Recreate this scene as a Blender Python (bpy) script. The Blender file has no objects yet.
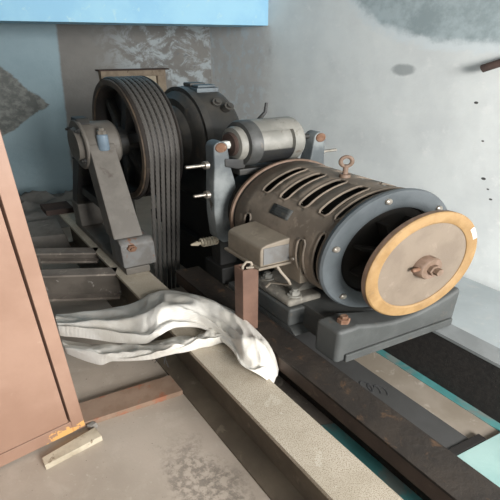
import bpy, bmesh, math, random
from mathutils import Vector, noise
SC = bpy.context.scene
C = SC.collection
PI = math.pi
R_ = math.radians

# ------------------------------------------------------------------ camera, light, exposure
cam_d = bpy.data.cameras.new('camera')
cam = bpy.data.objects.new('camera', cam_d); C.objects.link(cam)
cam_d.sensor_width = 36.0
cam_d.lens = 36.0 * 393.0 / 500.0
cam_d.clip_start = 0.02
cam.location = (0, 0, 1.5)
cam.rotation_euler = (R_(90 - 27.76), 0, 0)
SC.camera = cam
SC.view_settings.view_transform = 'Standard'
SC.view_settings.look = 'None'
SC.view_settings.gamma = 1.0
SC.view_settings.exposure = 0.0
SC.view_settings.use_curve_mapping = False

# The machine line ("along") and the cross line ("across") of the room, seen in plan.
# The square room plan is stretched sideways to the camera, so its two walls meet at a little more than a right angle.
EU = Vector((0.6853, -0.8578, 0.0))    # along: from the back wall to the window side
EV = Vector((1.1437, 0.5140, 0.0))     # across: from the cabinet side to the plastered wall
EZ = Vector((0, 0, 1.0))
def M(p):  # everything built through here gets the sideways stretch; round parts come out oval
    return EU * p[0] + EV * p[1] + EZ * p[2]

W = bpy.data.worlds.new('daylight'); SC.world = W
W.use_nodes = True
bg = W.node_tree.nodes['Background']
bg.inputs[0].default_value = (0.52, 0.77, 1.0, 1)
bg.inputs[1].default_value = 0.62

def area_light(name, loc, target, size, size_y, power, color):
    d = bpy.data.lights.new(name, 'AREA'); d.shape = 'RECTANGLE'
    d.size = size; d.size_y = size_y; d.energy = power; d.color = color
    o = bpy.data.objects.new(name, d); C.objects.link(o)
    o.location = M(loc)
    o.rotation_euler = (M(target) - M(loc)).to_track_quat('-Z', 'Y').to_euler()
    return o
area_light('window_daylight', (2.3, 0.65, 1.75), (-1.4, 1.4, 0.6), 1.6, 1.3, 310, (1.0, 0.975, 0.94))

# ------------------------------------------------------------------ materials
def lin(c):
    return c / 12.92 if c <= 0.04045 else ((c + 0.055) / 1.055) ** 2.4
def hx(s):
    s = s.lstrip('#')
    return tuple(lin(int(s[i:i + 2], 16) / 255.0) for i in (0, 2, 4)) + (1.0,)

def dim(s, k):
    c = hx(s)
    return (c[0] * k, c[1] * k, c[2] * k, 1.0)
TONE = {'skylit_pale_blue': 1.0, 'dusty_speckled_steel': 0.95, 'white_ceiling_paint': 1.0, 'white_chalk_paint': 1.0,
        'dull_galvanised_sheet': 1.0, 'chipped_silver_blue_paint': 0.62, 'pale_teal_paint': 0.95, 'grey_board': 0.6, 'grey_old_wood': 1.0,
        'dusty_silver_paint': 0.9, 'dusty_grey_paint': 0.95, 'dusty_box_paint': 0.95}

class NT:
    def __init__(self, name):
        self.m = bpy.data.materials.new(name); self.m.use_nodes = True
        self.t = self.m.node_tree; self.n = self.t.nodes; self.l = self.t.links
        self.b = self.n['Principled BSDF']
    def add(self, kind, **kw):
        n = self.n.new(kind)
        for k, v in kw.items(): setattr(n, k, v)
        return n
    def put(self, sock, v):
        if isinstance(v, (int, float)): sock.default_value = v
        elif isinstance(v, tuple): sock.default_value = v
        else: self.l.new(v, sock)
    def math(self, op, a, b=0.0, c=0.0, clamp=False):
        n = self.add('ShaderNodeMath', operation=op, use_clamp=clamp)
        for i, v in enumerate((a, b, c)): self.put(n.inputs[i], v)
        return n.outputs[0]
    def coord(self, kind='Object', scale=(1, 1, 1)):
        t = self.add('ShaderNodeTexCoord').outputs[kind]
        mp = self.add('ShaderNodeMapping'); mp.inputs['Scale'].default_value = scale
        self.l.new(t, mp.inputs[0]); return mp.outputs[0]
    def noise(self, vec, scale, detail=5, rough=0.55, dist=0.0):
        n = self.add('ShaderNodeTexNoise')
        self.l.new(vec, n.inputs['Vector'])
        n.inputs['Scale'].default_value = scale; n.inputs['Detail'].default_value = detail
        n.inputs['Roughness'].default_value = rough; n.inputs['Distortion'].default_value = dist
        return n.outputs[0]
    def ramp(self, fac, a, b):
        n = self.add('ShaderNodeMapRange'); n.interpolation_type = 'SMOOTHSTEP'
        self.l.new(fac, n.inputs[0])
        n.inputs[1].default_value = a; n.inputs[2].default_value = b
        return n.outputs[0]
    def mix(self, fac, a, b, blend='MIX'):
        n = self.add('ShaderNodeMix', data_type='RGBA', blend_type=blend)
        self.put(n.inputs[0], fac); self.put(n.inputs[6], a); self.put(n.inputs[7], b)
        return n.outputs[2]
    def bump(self, h, strength=0.3, dist=0.004):
        n = self.add('ShaderNodeBump'); n.inputs['Strength'].default_value = strength
        n.inputs['Distance'].default_value = dist
        self.l.new(h, n.inputs['Height']); self.l.new(n.outputs[0], self.b.inputs['Normal'])
    def done(self, col, rough=0.6, metal=0.0):
        self.put(self.b.inputs['Base Color'], col); self.put(self.b.inputs['Roughness'], rough)
        self.b.inputs['Metallic'].default_value = metal
        return self.m

def surf(name, c1, c2, c3=None, scale=6, c3_at=(0.58, 0.68), c3_scale=14, rough=0.6, metal=0.0,
         bump=0.25, bscale=60, speck=None, speck_scale=220, stretch=(1, 1, 1)):
    """weathered surface: two mingled tones, patches of a third, optional fine specks"""
    t = NT(name); v = t.coord('Object', stretch)
    k = TONE.get(name, 0.80)
    hx = lambda s: dim(s, k)
    col = t.mix(t.ramp(t.noise(v, scale, 7, 0.6), 0.38, 0.62), hx(c1), hx(c2))
    if c3: col = t.mix(t.ramp(t.noise(v, c3_scale, 8, 0.65, 0.4), *c3_at), col, hx(c3))
    if speck:
        col = t.mix(t.ramp(t.noise(v, speck_scale, 2, 0.5), 0.52, 0.62), col, hx(speck))
    t.bump(t.noise(v, bscale, 6, 0.65), bump)
    return t.done(col, rough, metal)

MT = {}
MT['motor'] = surf('dusty_grey_paint', '#83776a', '#6d6358', '#8d8173', scale=9, rough=0.62, bump=0.15)
MT['ring'] = surf('blue_grey_paint', '#5a6064', '#4d5356', '#735f50', scale=5, c3_at=(0.60, 0.72), c3_scale=6, rough=0.45)
MT['base'] = surf('slate_paint', '#565857', '#4a4c4b', '#625c54', scale=6, rough=0.6)
MT['boxgrey'] = surf('dusty_box_paint', '#857b6d', '#776d60', '#8f8577', scale=9, rough=0.6)
MT['footgrey'] = surf('dusty_foot_casting', '#8f8a80', '#77736b', '#a09b90', scale=14, rough=0.75, bump=0.5)
MT['deepshade'] = surf('shade_black_casting', '#262523', '#1d1d1d', '#332f2a', scale=8, rough=0.65)  # parts low in the machine: their deep shade is put into this colour
MT['collar'] = surf('dark_grey_collar', '#5c5d5c', '#4b4c4b', '#6b645b', scale=10, rough=0.5)
MT['rustside'] = surf('smooth_brown_steel', '#5a4b41', '#4b3f37', '#65564a', scale=5, rough=0.6)
MT['xweb'] = surf('dark_dusty_steel_web', '#6a635b', '#57514a', '#96908a', scale=6, c3_at=(0.58, 0.68), c3_scale=22, rough=0.9)  # darker than the flanges, with pale dusty flecks
MT['core'] = surf('dark_winding', '#16130f', '#231d17', rough=0.9)
MT['dark'] = surf('dark_oily_iron', '#34332f', '#27282a', '#4a453d', scale=8, rough=0.55)
MT['gear'] = surf('dark_blue_grey_iron', '#4d4a45', '#3c3c3b', '#6a5f52', scale=7, c3_at=(0.56, 0.7), c3_scale=7, rough=0.5)
MT['gearlight'] = surf('worn_blue_paint', '#5f6b72', '#4b545a', '#6f685d', scale=9, rough=0.5)
MT['arm'] = surf('chipped_silver_blue_paint', '#a0a6a6', '#5f676b', '#4c453e', scale=4, c3_at=(0.58, 0.68), c3_scale=9, rough=0.45)
MT['solenoid'] = surf('dusty_silver_paint', '#97958e', '#82817b', '#6f685e', scale=8, rough=0.5)
MT['ochre'] = surf('ochre_rim_paint', '#a8875a', '#99784c', '#80684b', scale=14, c3_at=(0.6, 0.75), rough=0.6)
MT['tan'] = surf('dusty_tan_iron', '#857768', '#7b6d5f', '#8f8172', scale=9, rough=0.65)
MT['rustb'] = surf('rusty_steel', '#8a6a56', '#76543f', '#9b8470', scale=30, rough=0.85)
MT['hub'] = surf('brown_dusty_steel', '#876f60', '#76604f', scale=30, rough=0.6)
MT['steel'] = surf('worn_bright_steel', '#b9b2a8', '#9c958b', scale=30, rough=0.35, metal=0.6)
MT['grey'] = surf('pedestal_grey_paint', '#77726b', '#69645d', '#564d45', scale=7, c3_at=(0.58, 0.7), c3_scale=9, rough=0.6)
MT['greyblue'] = surf('pedestal_bluish_paint', '#7a7a79', '#6d6a66', '#85604a', scale=14, c3_at=(0.6, 0.66), c3_scale=12, rough=0.6)
MT['oilcup'] = surf('blue_enamel', '#8496a5', '#728492', rough=0.35)
MT['sheave'] = surf('dark_brown_iron', '#332d29', '#262321', '#484038', scale=9, rough=0.6)
MT['sheaveedge'] = surf('worn_brown_iron', '#5f5143', '#463c33', scale=18, rough=0.5)
MT['beam'] = surf('dusty_speckled_steel', '#bab0a0', '#ada392', '#c3bbac', scale=5, rough=0.85, speck='#857a68', speck_scale=330, bump=0.3)
MT['beamside'] = surf('shaded_dusty_steel_side', '#6f6455', '#5f5548', '#7d7262', scale=5, rough=0.85)  # sides of the speckled beam, their unlit look darkened into the colour
MT['rusty'] = surf('rust_brown_steel', '#352d26', '#28221d', '#5b4430', scale=9, c3_at=(0.56, 0.70), c3_scale=16, rough=0.75, bump=0.9, bscale=45)
MT['black'] = surf('pitted_black_steel', '#2b2725', '#1f1c1b', '#413a35', scale=40, c3_at=(0.6, 0.7), c3_scale=90, rough=0.8, bump=0.5)
MT['greyflange'] = surf('grey_flange_paint', '#8b8f90', '#7f8384', rough=0.6)
MT['teal'] = surf('teal_paint', '#5b9a9a', '#4a8787', '#7b8884', scale=3, c3_at=(0.5, 0.62), c3_scale=5, rough=0.5)
MT['paleteal'] = surf('pale_teal_paint', '#a5c4c0', '#95b8b5', scale=4, rough=0.5)
MT['xbeam'] = surf('dusty_grey_steel', '#8a8178', '#776f67', '#a59c90', scale=7, c3_at=(0.56, 0.68), c3_scale=24, rough=0.85)
MT['wood'] = surf('grey_old_wood', '#c9bea9', '#ab9f8a', '#8a7a66', scale=8, stretch=(1, 1, 1), c3_scale=25, rough=0.85)
MT['redwood'] = surf('reddish_old_wood', '#a78d79', '#977c68', '#a86f55', scale=7, c3_at=(0.54, 0.64), c3_scale=9, rough=0.9)
MT['post'] = surf('brown_painted_steel', '#7d5f50', '#6d5245', scale=8, rough=0.6)
MT['panel'] = surf('grey_board', '#5c5c5c', '#545453', scale=4, rough=0.7)
MT['sheet'] = surf('dull_galvanised_sheet', '#b5aa9d', '#a39889', '#c6bdb1', scale=3, rough=0.33, metal=0.35, bump=0.05)
MT['gapshade'] = surf('shadow_gap_black', '#24211f', '#1c1a19', rough=0.8)  # near-black that paints the shade in the floor gap
MT['concrete'] = surf('grey_concrete', '#97928b', '#86817b', '#a9a39a', rough=0.9)
MT['plastic'] = surf('grey_crumpled_sheeting', '#8f8d88', '#7f7d79', scale=10, rough=0.7)
MT['palewood'] = surf('raw_timber_frame', '#a3937f', '#8e7f6d', '#70604f', scale=9, rough=0.85)
MT['brownbox'] = surf('dark_brown_rust', '#4c3a33', '#3c2e29', rough=0.8)
MT['wire'] = surf('pale_wire', '#b5aa9b', '#9a8f80', rough=0.6)
MT['white'] = surf('white_chalk_paint', '#cfd0cb', '#bcbdb8', rough=0.7)
MT['ink'] = surf('dark_marker', '#3f4042', '#37383a', rough=0.7)
MT['bluebeam'] = surf('skylit_pale_blue', '#a8daf2', '#9cd0ee', '#b8e0f0', scale=2.5, rough=0.8, bump=0.1)  # cool skylight on the top beam is put into this blue
MT['ceil'] = surf('white_ceiling_paint', '#8d8f8f', '#868888', rough=0.9)

def cloth_mat():
    t = NT('white_woven_plastic'); v = t.coord('Object')
    w1 = t.add('ShaderNodeTexWave'); w1.inputs['Scale'].default_value = 60; w1.bands_direction = 'X'; t.l.new(v, w1.inputs[0])
    w2 = t.add('ShaderNodeTexWave'); w2.inputs['Scale'].default_value = 60; w2.bands_direction = 'Y'; t.l.new(v, w2.inputs[0])
    col = t.mix(t.ramp(t.noise(v, 5, 6, 0.6), 0.4, 0.65), hx('#e9e6df'), hx('#d6d1c7'))
    h = t.math('ADD', t.math('MULTIPLY', t.noise(v, 28, 6, 0.6, 0.8), 2.0), t.math('MULTIPLY', w1.outputs[1], w2.outputs[1]))
    t.bump(h, 0.35, 0.006)
    t.b.inputs['Sheen Weight'].default_value = 0.1
    return t.done(col, 0.5)
MT['sack'] = cloth_mat()

def rope_mat():
    t = NT('greasy_steel_rope'); v = t.coord('UV')
    w = t.add('ShaderNodeTexWave'); w.bands_direction = 'DIAGONAL'; w.inputs['Scale'].default_value = 14
    t.l.new(v, w.inputs[0])
    col = t.mix(w.outputs[1], hx('#403d3a'), hx('#7d7a76'))
    t.bump(w.outputs[1], 0.6, 0.004)
    return t.done(col, 0.5, 0.25)
MT['rope'] = rope_mat()

def cabinet_mat(name):
    t = NT(name); v = t.coord('Object')
    col = t.mix(t.ramp(t.noise(v, 3, 6, 0.6), 0.35, 0.65), hx('#a78775'), hx('#997967'))
    col = t.mix(t.ramp(t.noise(v, 11, 7, 0.7), 0.64, 0.72), col, hx('#b39684'))
    sp = t.add('ShaderNodeSeparateXYZ'); t.l.new(t.add('ShaderNodeTexCoord').outputs['UV'], sp.inputs[0])
    n = t.noise(v, 30, 6, 0.6)
    # paint chipped off to orange primer along the bottom corner of the frame
    dx = t.math('SUBTRACT', sp.outputs[0], 0.07); dy = t.math('SUBTRACT', sp.outputs[1], 0.03)
    e = t.math('ADD', t.math('POWER', t.math('DIVIDE', dx, 0.085), 2.0), t.math('POWER', t.math('DIVIDE', dy, 0.034), 2.0))
    f = t.ramp(t.math('ADD', e, t.math('MULTIPLY', n, 5.0)), 3.1, 2.9)
    col = t.mix(f, col, hx('#dca969'))
    t.bump(t.noise(v, 60, 5, 0.6), 0.06)
    return t.done(col, 0.42)
MT['cabinet'] = cabinet_mat('brown_cabinet_enamel')

def uvxy(t):
    sp = t.add('ShaderNodeSeparateXYZ'); uv = t.add('ShaderNodeTexCoord').outputs['UV']
    t.l.new(uv, sp.inputs[0]); return uv, sp.outputs[0], sp.outputs[1]
def blob(t, x, y, cx, cy, rx, ry, n, amp, a=1.1, b=0.9):
    e = t.math('ADD', t.math('POWER', t.math('DIVIDE', t.math('SUBTRACT', x, cx), rx), 2.0),
               t.math('POWER', t.math('DIVIDE', t.math('SUBTRACT', y, cy), ry), 2.0))
    e = t.math('ADD', e, t.math('MULTIPLY', t.math('SUBTRACT', n, 0.5), amp))
    return t.ramp(e, a, b)

def wall_right_mat():
    t = NT('whitewashed_plaster'); uv, x, y = uvxy(t)
    n1 = t.noise(uv, 2.2, 6, 0.6); n2 = t.noise(uv, 9, 8, 0.65); n3 = t.noise(uv, 5, 8, 0.7)
    col = t.mix(t.ramp(n1, 0.35, 0.68), hx('#e9ecea'), hx('#dcdfde'))
    col = t.mix(t.ramp(n2, 0.55, 0.75), col, hx('#eff0ee'))
    # flaked patch high on the wall with a ragged white edge
    col = t.mix(blob(t, x, y, -1.75, 1.95, 1.0, 0.50, n2, 0.55), col, hx('#dfe6e8'))
    col = t.mix(blob(t, x, y, -1.75, 1.98, 0.97, 0.475, n2, 0.45), col, t.mix(t.ramp(n3, 0.4, 0.62), hx('#98a5a8'), hx('#b3c0c3')))
    col = t.mix(t.math('MULTIPLY', blob(t, x, y, -2.19, 1.335, 0.085, 0.04, n3, 1.6, 1.3, 0.4), 0.7), col, hx('#8d9394'))
    # old grey flaking render carries on round the corner from the back wall
    far = t.ramp(t.math('ADD', x, t.math('MULTIPLY', n2, 0.35)), -3.25, -3.45)
    old = t.mix(t.ramp(n1, 0.35, 0.65), hx('#dadad8'), hx('#cdcecd'))
    old = t.mix(t.ramp(n2, 0.50, 0.60), old, hx('#d6dde0'))
    old = t.mix(t.math('MULTIPLY', t.ramp(n3, 0.60, 0.68), 0.35), old, hx('#7c8285'))
    col = t.mix(far, col, old)
    for cx, cy, r in ((-1.69, 1.17, .008), (-1.60, 0.95, .005), (-1.54, 0.72, .008), (-1.5, .66, .005), (-1.47, .6, .006)):
        col = t.mix(blob(t, x, y, cx, cy, r * 1.6, r, n3, 1.2), col, hx('#4b4a48'))
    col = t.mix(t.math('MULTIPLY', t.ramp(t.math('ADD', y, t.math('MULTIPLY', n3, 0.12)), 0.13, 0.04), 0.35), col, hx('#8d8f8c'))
    t.bump(t.math('ADD', n3, t.math('MULTIPLY', n2, 0.6)), 0.3, 0.012)
    return t.done(col, 0.8)
def wall_back_mat():
    t = NT('flaking_grey_plaster'); uv, x, y = uvxy(t)
    n1 = t.noise(uv, 1.8, 7, 0.6); n2 = t.noise(uv, 6, 8, 0.7, 0.5); n3 = t.noise(uv, 14, 8, 0.7)
    col = t.mix(t.ramp(n1, 0.35, 0.65), hx('#83817d'), hx('#757370'))
    m = t.math('MULTIPLY', t.ramp(n2, 0.46, 0.58), t.ramp(x, 1.2, 1.7))
    col = t.mix(m, col, hx('#a8b0b3'))
    m = t.math('MULTIPLY', t.ramp(n3, 0.58, 0.66), t.ramp(x, 1.35, 1.9))
    col = t.mix(m, col, hx('#6f7477'))
    # smooth pale blue distemper left of a hand-cut edge
    edge = t.math('ADD', t.math('ADD', t.math('MULTIPLY', y, 0.075), 0.885), t.math('MULTIPLY', n2, 0.03))
    blue = t.ramp(t.math('SUBTRACT', x, edge), 0.012, -0.012)
    bcol = t.mix(t.ramp(n1, 0.4, 0.7), hx('#98adb5'), hx('#8ca2ab'))
    # dark damp stain with a grey heart
    tri = t.math('MAXIMUM', t.math('MULTIPLY', t.math('SUBTRACT', y, 0.95), 0.777), t.math('MULTIPLY', t.math('SUBTRACT', 0.95, y), 1.37))
    st = t.math('MULTIPLY', 0.9, t.ramp(t.math('ADD', t.math('SUBTRACT', t.math('SUBTRACT', 0.87, tri), x), t.math('MULTIPLY', t.math('SUBTRACT', n2, 0.5), 0.16)), 0.0, 0.03))
    bcol = t.mix(st, bcol, t.mix(t.ramp(n3, 0.42, 0.62), hx('#605f5a'), hx('#85857f')))
    col = t.mix(blue, col, bcol)
    t.bump(t.math('ADD', n2, t.math('MULTIPLY', n3, 0.6)), 0.35, 0.015)
    return t.done(col, 0.85)
def floor_mat():
    t = NT('dusty_concrete_floor'); uv, x, y = uvxy(t)
    n1 = t.noise(uv, 2.5, 7, 0.6); n2 = t.noise(uv, 40, 6, 0.7); n3 = t.noise(uv, 90, 3, 0.6)
    col = t.mix(t.ramp(n1, 0.35, 0.65), hx('#b7ab9e'), hx('#a69b8e'))
    col = t.mix(t.math('MULTIPLY', t.ramp(n2, 0.56, 0.70), 0.5), col, hx('#c4bbae'))
    col = t.mix(t.ramp(n3, 0.68, 0.74), col, hx('#6e6a64'))
    grey = t.ramp(y, 1.40, 1.46)
    col = t.mix(grey, col, t.mix(t.ramp(n1, 0.35, 0.65), hx('#a5acae'), hx('#99a0a2')))
    col = t.mix(t.math('MULTIPLY', grey, t.ramp(n2, 0.66, 0.7)), col, hx('#d5d8d6'))
    # oily grime at the foot of the long beam
    n4 = t.noise(uv, 9, 8, 0.72, 0.4)
    col = t.mix(t.math('MULTIPLY', t.ramp(n4, 0.52, 0.70), 0.25), col, hx('#c9c0b4'))
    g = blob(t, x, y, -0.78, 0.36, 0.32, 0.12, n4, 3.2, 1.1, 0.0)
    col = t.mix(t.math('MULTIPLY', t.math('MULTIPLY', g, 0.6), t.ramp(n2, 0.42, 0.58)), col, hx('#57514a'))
    t.bump(t.math('ADD', n2, n1), 0.25, 0.004)
    return t.done(col, 0.8)

# ------------------------------------------------------------------ mesh building
class MB:
    """collects faces in (along, across, height) metres and links them as ONE mesh object"""
    def __init__(self): self.v = []; self.f = []; self.uv = None
    def quad_strip(self, rows, close=False, cap=False):
        """rows of equal length; neighbours are joined by quads"""
        n = len(rows[0]); b = len(self.v)
        for r in rows: self.v += [tuple(p) for p in r]
        m = n if close else n - 1
        for i in range(len(rows) - 1):
            for j in range(m):
                k = (j + 1) % n
                self.f.append((b + i * n + j, b + i * n + k, b + (i + 1) * n + k, b + (i + 1) * n + j))
        if cap:
            self.f.append(tuple(b + j for j in range(n)))
            e = b + (len(rows) - 1) * n
            self.f.append(tuple(e + j for j in reversed(range(n))))
        return self
    def box(self, u0, u1, v0, v1, h0, h1):
        return self.prism([(u0, v0), (u1, v0), (u1, v1), (u0, v1)], 'h', h0, h1)
    def prism(self, poly, axis, a0, a1):
        def P(p, a):
            if axis == 'h': return (p[0], p[1], a)
            if axis == 'v': return (p[0], a, p[1])
            return (a, p[0], p[1])
        return self.quad_strip([[P(p, a0) for p in poly], [P(p, a1) for p in poly]], True, True)
    def hexa(self, bottom, top):
        return self.quad_strip([bottom, top], True, True)
    def lathe(self, axis, c, prof, n=48, t0=0.0, t1=2 * PI):
        full = abs(t1 - t0 - 2 * PI) < 1e-6
        m = n if full else n + 1
        rows = []
        for a, r in prof:
            row = []
            for i in range(m):
                t = t0 + (t1 - t0) * i / n
                x, y = r * math.cos(t), r * math.sin(t)
                if axis == 'u': row.append((a, c[0] + x, c[1] + y))
                elif axis == 'v': row.append((c[0] + x, a, c[1] + y))
                else: row.append((c[0] + x, c[1] + y, a))
            rows.append(row)
        return self.quad_strip(rows, full)
    def tube(self, pts, r, n=10, cap=True):
        pts = [Vector(p) for p in pts]; rows = []
        up = Vector((0.13, 0.21, 0.97)); prev = None
        for i, p in enumerate(pts):
            d = (pts[min(i + 1, len(pts) - 1)] - pts[max(i - 1, 0)]).normalized()
            a = prev if prev else (up if abs(d.dot(up)) < 0.95 else Vector((1, 0, 0)))
            x = (a - d * a.dot(d)).normalized(); y = d.cross(x); prev = x
            rr = r[i] if isinstance(r, (list, tuple)) else r
            rows.append([tuple(p + x * rr * math.cos(2 * PI * k / n) + y * rr * math.sin(2 * PI * k / n)) for k in range(n)])
        return self.quad_strip(rows, True, cap)
    def sheet(self, grid):
        return self.quad_strip(grid, False)
    def build(self, name, mat, parent=None, bevel=0.0, seg=2, angle=35, uv=None, solid=None, subd=0):
        o0 = parent.location.copy() if parent is not None and parent.type == 'EMPTY' else None
        if parent is not None and o0 is None: o0 = Vector(parent['origin'])
        ws = [M(p) for p in self.v]
        if o0 is None:
            lo = [min(w[i] for w in ws) for i in range(3)]; hi = [max(w[i] for w in ws) for i in range(3)]
            o0 = Vector(((lo[0] + hi[0]) / 2, (lo[1] + hi[1]) / 2, lo[2]))
        bm = bmesh.new(); L = bm.loops.layers.uv.new('UVMap')
        bv = [bm.verts.new(w - o0) for w in ws]
        for f in self.f:
            if len(set(f)) < 3: continue
            try: fc = bm.faces.new([bv[i] for i in f])
            except ValueError: continue
            for lp, i in zip(fc.loops, f):
                p = self.v[i]
                lp[L].uv = uv(p) if uv else (p[0], p[1])
        bmesh.ops.remove_doubles(bm, verts=bm.verts, dist=1e-5)
        bmesh.ops.dissolve_degenerate(bm, edges=bm.edges, dist=1e-5)
        bmesh.ops.recalc_face_normals(bm, faces=bm.faces)
        if bevel:
            es = [e for e in bm.edges if len(e.link_faces) == 2 and e.calc_face_angle(0) > R_(40)]
            if es: bmesh.ops.bevel(bm, geom=es, offset=bevel, segments=seg, affect='EDGES', profile=0.5, clamp_overlap=True)
        me = bpy.data.meshes.new(name); bm.to_mesh(me); bm.free()
        me.materials.append(MT[mat] if isinstance(mat, str) else mat)
        for p in me.polygons: p.use_smooth = True
        me.set_sharp_from_angle(angle=R_(angle))
        o = bpy.data.objects.new(name, me); C.objects.link(o)
        o['origin'] = tuple(o0)
        if parent is not None: o.parent = parent
        else: o.location = o0
        if bevel:
            w = o.modifiers.new('flat_faces', 'WEIGHTED_NORMAL'); w.keep_sharp = True; w.weight = 100; w.mode = 'FACE_AREA'
        if solid:
            s = o.modifiers.new('thickness', 'SOLIDIFY'); s.thickness = solid; s.offset = -1
        if subd:
            s = o.modifiers.new('smooth', 'SUBSURF'); s.levels = subd; s.render_levels = subd
        return o
def tag(o, label, cat, group=None):
    o['label'] = label; o['category'] = cat
    if group: o['group'] = group
    return o
def thing(name, base, label, cat, group=None):
    o = bpy.data.objects.new(name, None); C.objects.link(o)
    o.location = M(base); o.empty_display_size = 0.1
    return tag(o, label, cat, group)
def struct(o): o['kind'] = 'structure'; return o
def copy_at(src, dp, parent=None):
    """a copy of one object moved by dp (along, across, height)"""
    c = src.copy(); C.objects.link(c); c.location = src.location + M(dp); c.parent = parent or src.parent
    return c
def bolt(mb, axis, c, a0, a1, r, rs=None):
    """hexagon head from a0 to a1 with a stub of thread beyond it"""
    rs = rs or r * 0.55
    d = 1 if a1 > a0 else -1
    mb.lathe(axis, c, [(a0, 0), (a0, r), (a1 - d * .002, r), (a1, r * .9), (a1, rs), (a1 + d * rs * 1.1, rs), (a1 + d * rs * 1.1, 0)], 6)
    return mb
# ------------------------------------------------------------------ the setting
U0, U1, V0, V1, TOP = -4.4, 2.6, -1.5, 2.25, 2.55
struct(MB().box(U0, U1, V0, V1, -0.05, 0.0).build('floor', floor_mat(), uv=lambda p: (p[0], p[1])))
struct(MB().box(U0 - .15, U0, V0, V1 + .15, 0, TOP).build('wall_back', wall_back_mat(), uv=lambda p: (p[1], p[2])))
struct(MB().box(U0, U1, V1, V1 + .15, 0, TOP).build('wall_right', wall_right_mat(), uv=lambda p: (p[0], p[2])))
struct(MB().box(U0 - .15, U1, V0 - .15, V0, 0, TOP).build('wall_left', 'ceil'))
struct(MB().box(U0 - .15, U1, V0 - .15, V1 + .15, TOP, TOP + .1).build('ceiling', 'ceil'))
struct(MB().box(-3.90, -3.51, V0, V1, 1.642, TOP).build('trim_1', 'bluebeam', bevel=0.006))

# ------------------------------------------------------------------ wooden frame round a hole in the back wall
fr = thing('wooden_frame', (-4.38, 1.5, 0.90), 'old timber frame on the grey plaster wall behind the big rope wheel', 'frame')
MB().box(-4.40, -4.33, 1.27, 1.80, 1.19, 1.25).build('rail', 'palewood', fr, 0.004)
MB().box(-4.40, -4.33, 1.27, 1.80, 0.88, 0.93).build('rail', 'palewood', fr, 0.004)
MB().box(-4.40, -4.335, 1.27, 1.33, 0.93, 1.19).build('stile', 'palewood', fr, 0.004)
MB().box(-4.40, -4.335, 1.73, 1.80, 0.93, 1.19).build('stile', 'palewood', fr, 0.004)
MB().box(-4.40, -4.375, 1.33, 1.73, 0.93, 1.19).build('backing_board', 'wood', fr)
MB().box(-4.40, -4.30, 1.25, 1.82, 1.25, 1.262).build('top_strip', 'brownbox', fr)

# ------------------------------------------------------------------ steel stub sticking out of the right wall
st = MB()
st.tube([(-1.665, 2.2, 1.366), (-1.60, 2.22, 1.398), (-1.45, 2.26, 1.47)], 0.022, 12)
tag(st.build('steel_stub', 'brownbox'), 'short brown steel bar slanting out of the white wall at upper right', 'bar')

# ------------------------------------------------------------------ brown steel cabinet at the left
ca = thing('steel_cabinet', (-1.5, -0.15, 0.0), 'brown steel cabinet at the left edge with orange chips at its bottom corner', 'cabinet')
P = lambda s, d, h: (-1.245 + 0.0605 / 0.272 * s - 0.05 - d * 0.976, 0.132 - s - 0.2 * d, h)   # s: along the front from the right corner, d: depth
def cbox(mb, s0, s1, d0, d1, h0, h1):
    return mb.hexa([P(s0, d0, h0), P(s1, d0, h0), P(s1, d1, h0), P(s0, d1, h0)],
                   [P(s0, d0, h1), P(s1, d0, h1), P(s1, d1, h1), P(s0, d1, h1)])
def cuv(p):
    return ((0.132 - p[1]), p[2])
b = MB(); cbox(b, 0, .62, 0.05, .42, 0.012, 1.75)
cb = b.build('body', 'cabinet', ca, 0.004, uv=cuv)
for nm, q in (('frame_stile', (.0, .040, .012, 1.75)), ('frame_stile', (.568, .62, .012, 1.75)),
              ('frame_rail', (.0405, .5675, .012, .074)), ('frame_rail', (.0405, .5675, 1.69, 1.75))):
    b = MB(); cbox(b, q[0], q[1], -.016, .0495, q[2], q[3])
    b.build(nm, 'cabinet', ca, 0.0012, 1, uv=cuv)
b = MB(); cbox(b, .0475, .561, -.015, 0.02, .077, 1.684)
dr = b.build('door', 'cabinet', ca, 0.003, uv=cuv)
b = MB()
pc = Vector(P(.207, -.02, .49))
b.lathe('u', (pc[1], pc[2]), [(pc[0] - .01, 0), (pc[0] - .01, .026), (pc[0], .026), (pc[0] + .006, .02), (pc[0] + .006, .012), (pc[0] + .016, .01), (pc[0] + .016, 0)], 24)
b.build('lock', 'steel', dr)
tag(MB().hexa([(-1.185, -.02, 0), (-1.145, -.02, 0), (-1.19, .165, 0), (-1.245, .158, 0)],
              [(-1.185, -.02, .03), (-1.145, -.02, .03), (-1.19, .165, .03), (-1.245, .158, .03)]).build('wood_strip', 'wood', None, 0.003),
    'pale splintered wood strip on the floor against the cabinet bottom', 'wood strip')
tag(MB().hexa([(-1.27, .135, 0), (-1.25, .15, 0), (-1.265, .175, 0), (-1.29, .165, 0)],
              [(-1.272, .137, .028), (-1.255, .15, .026), (-1.267, .17, .028), (-1.285, .162, .024)]).build('stone_chip', 'concrete', None, 0.004),
    'small grey stone chip beside the cabinet corner on the floor', 'stone')

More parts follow.
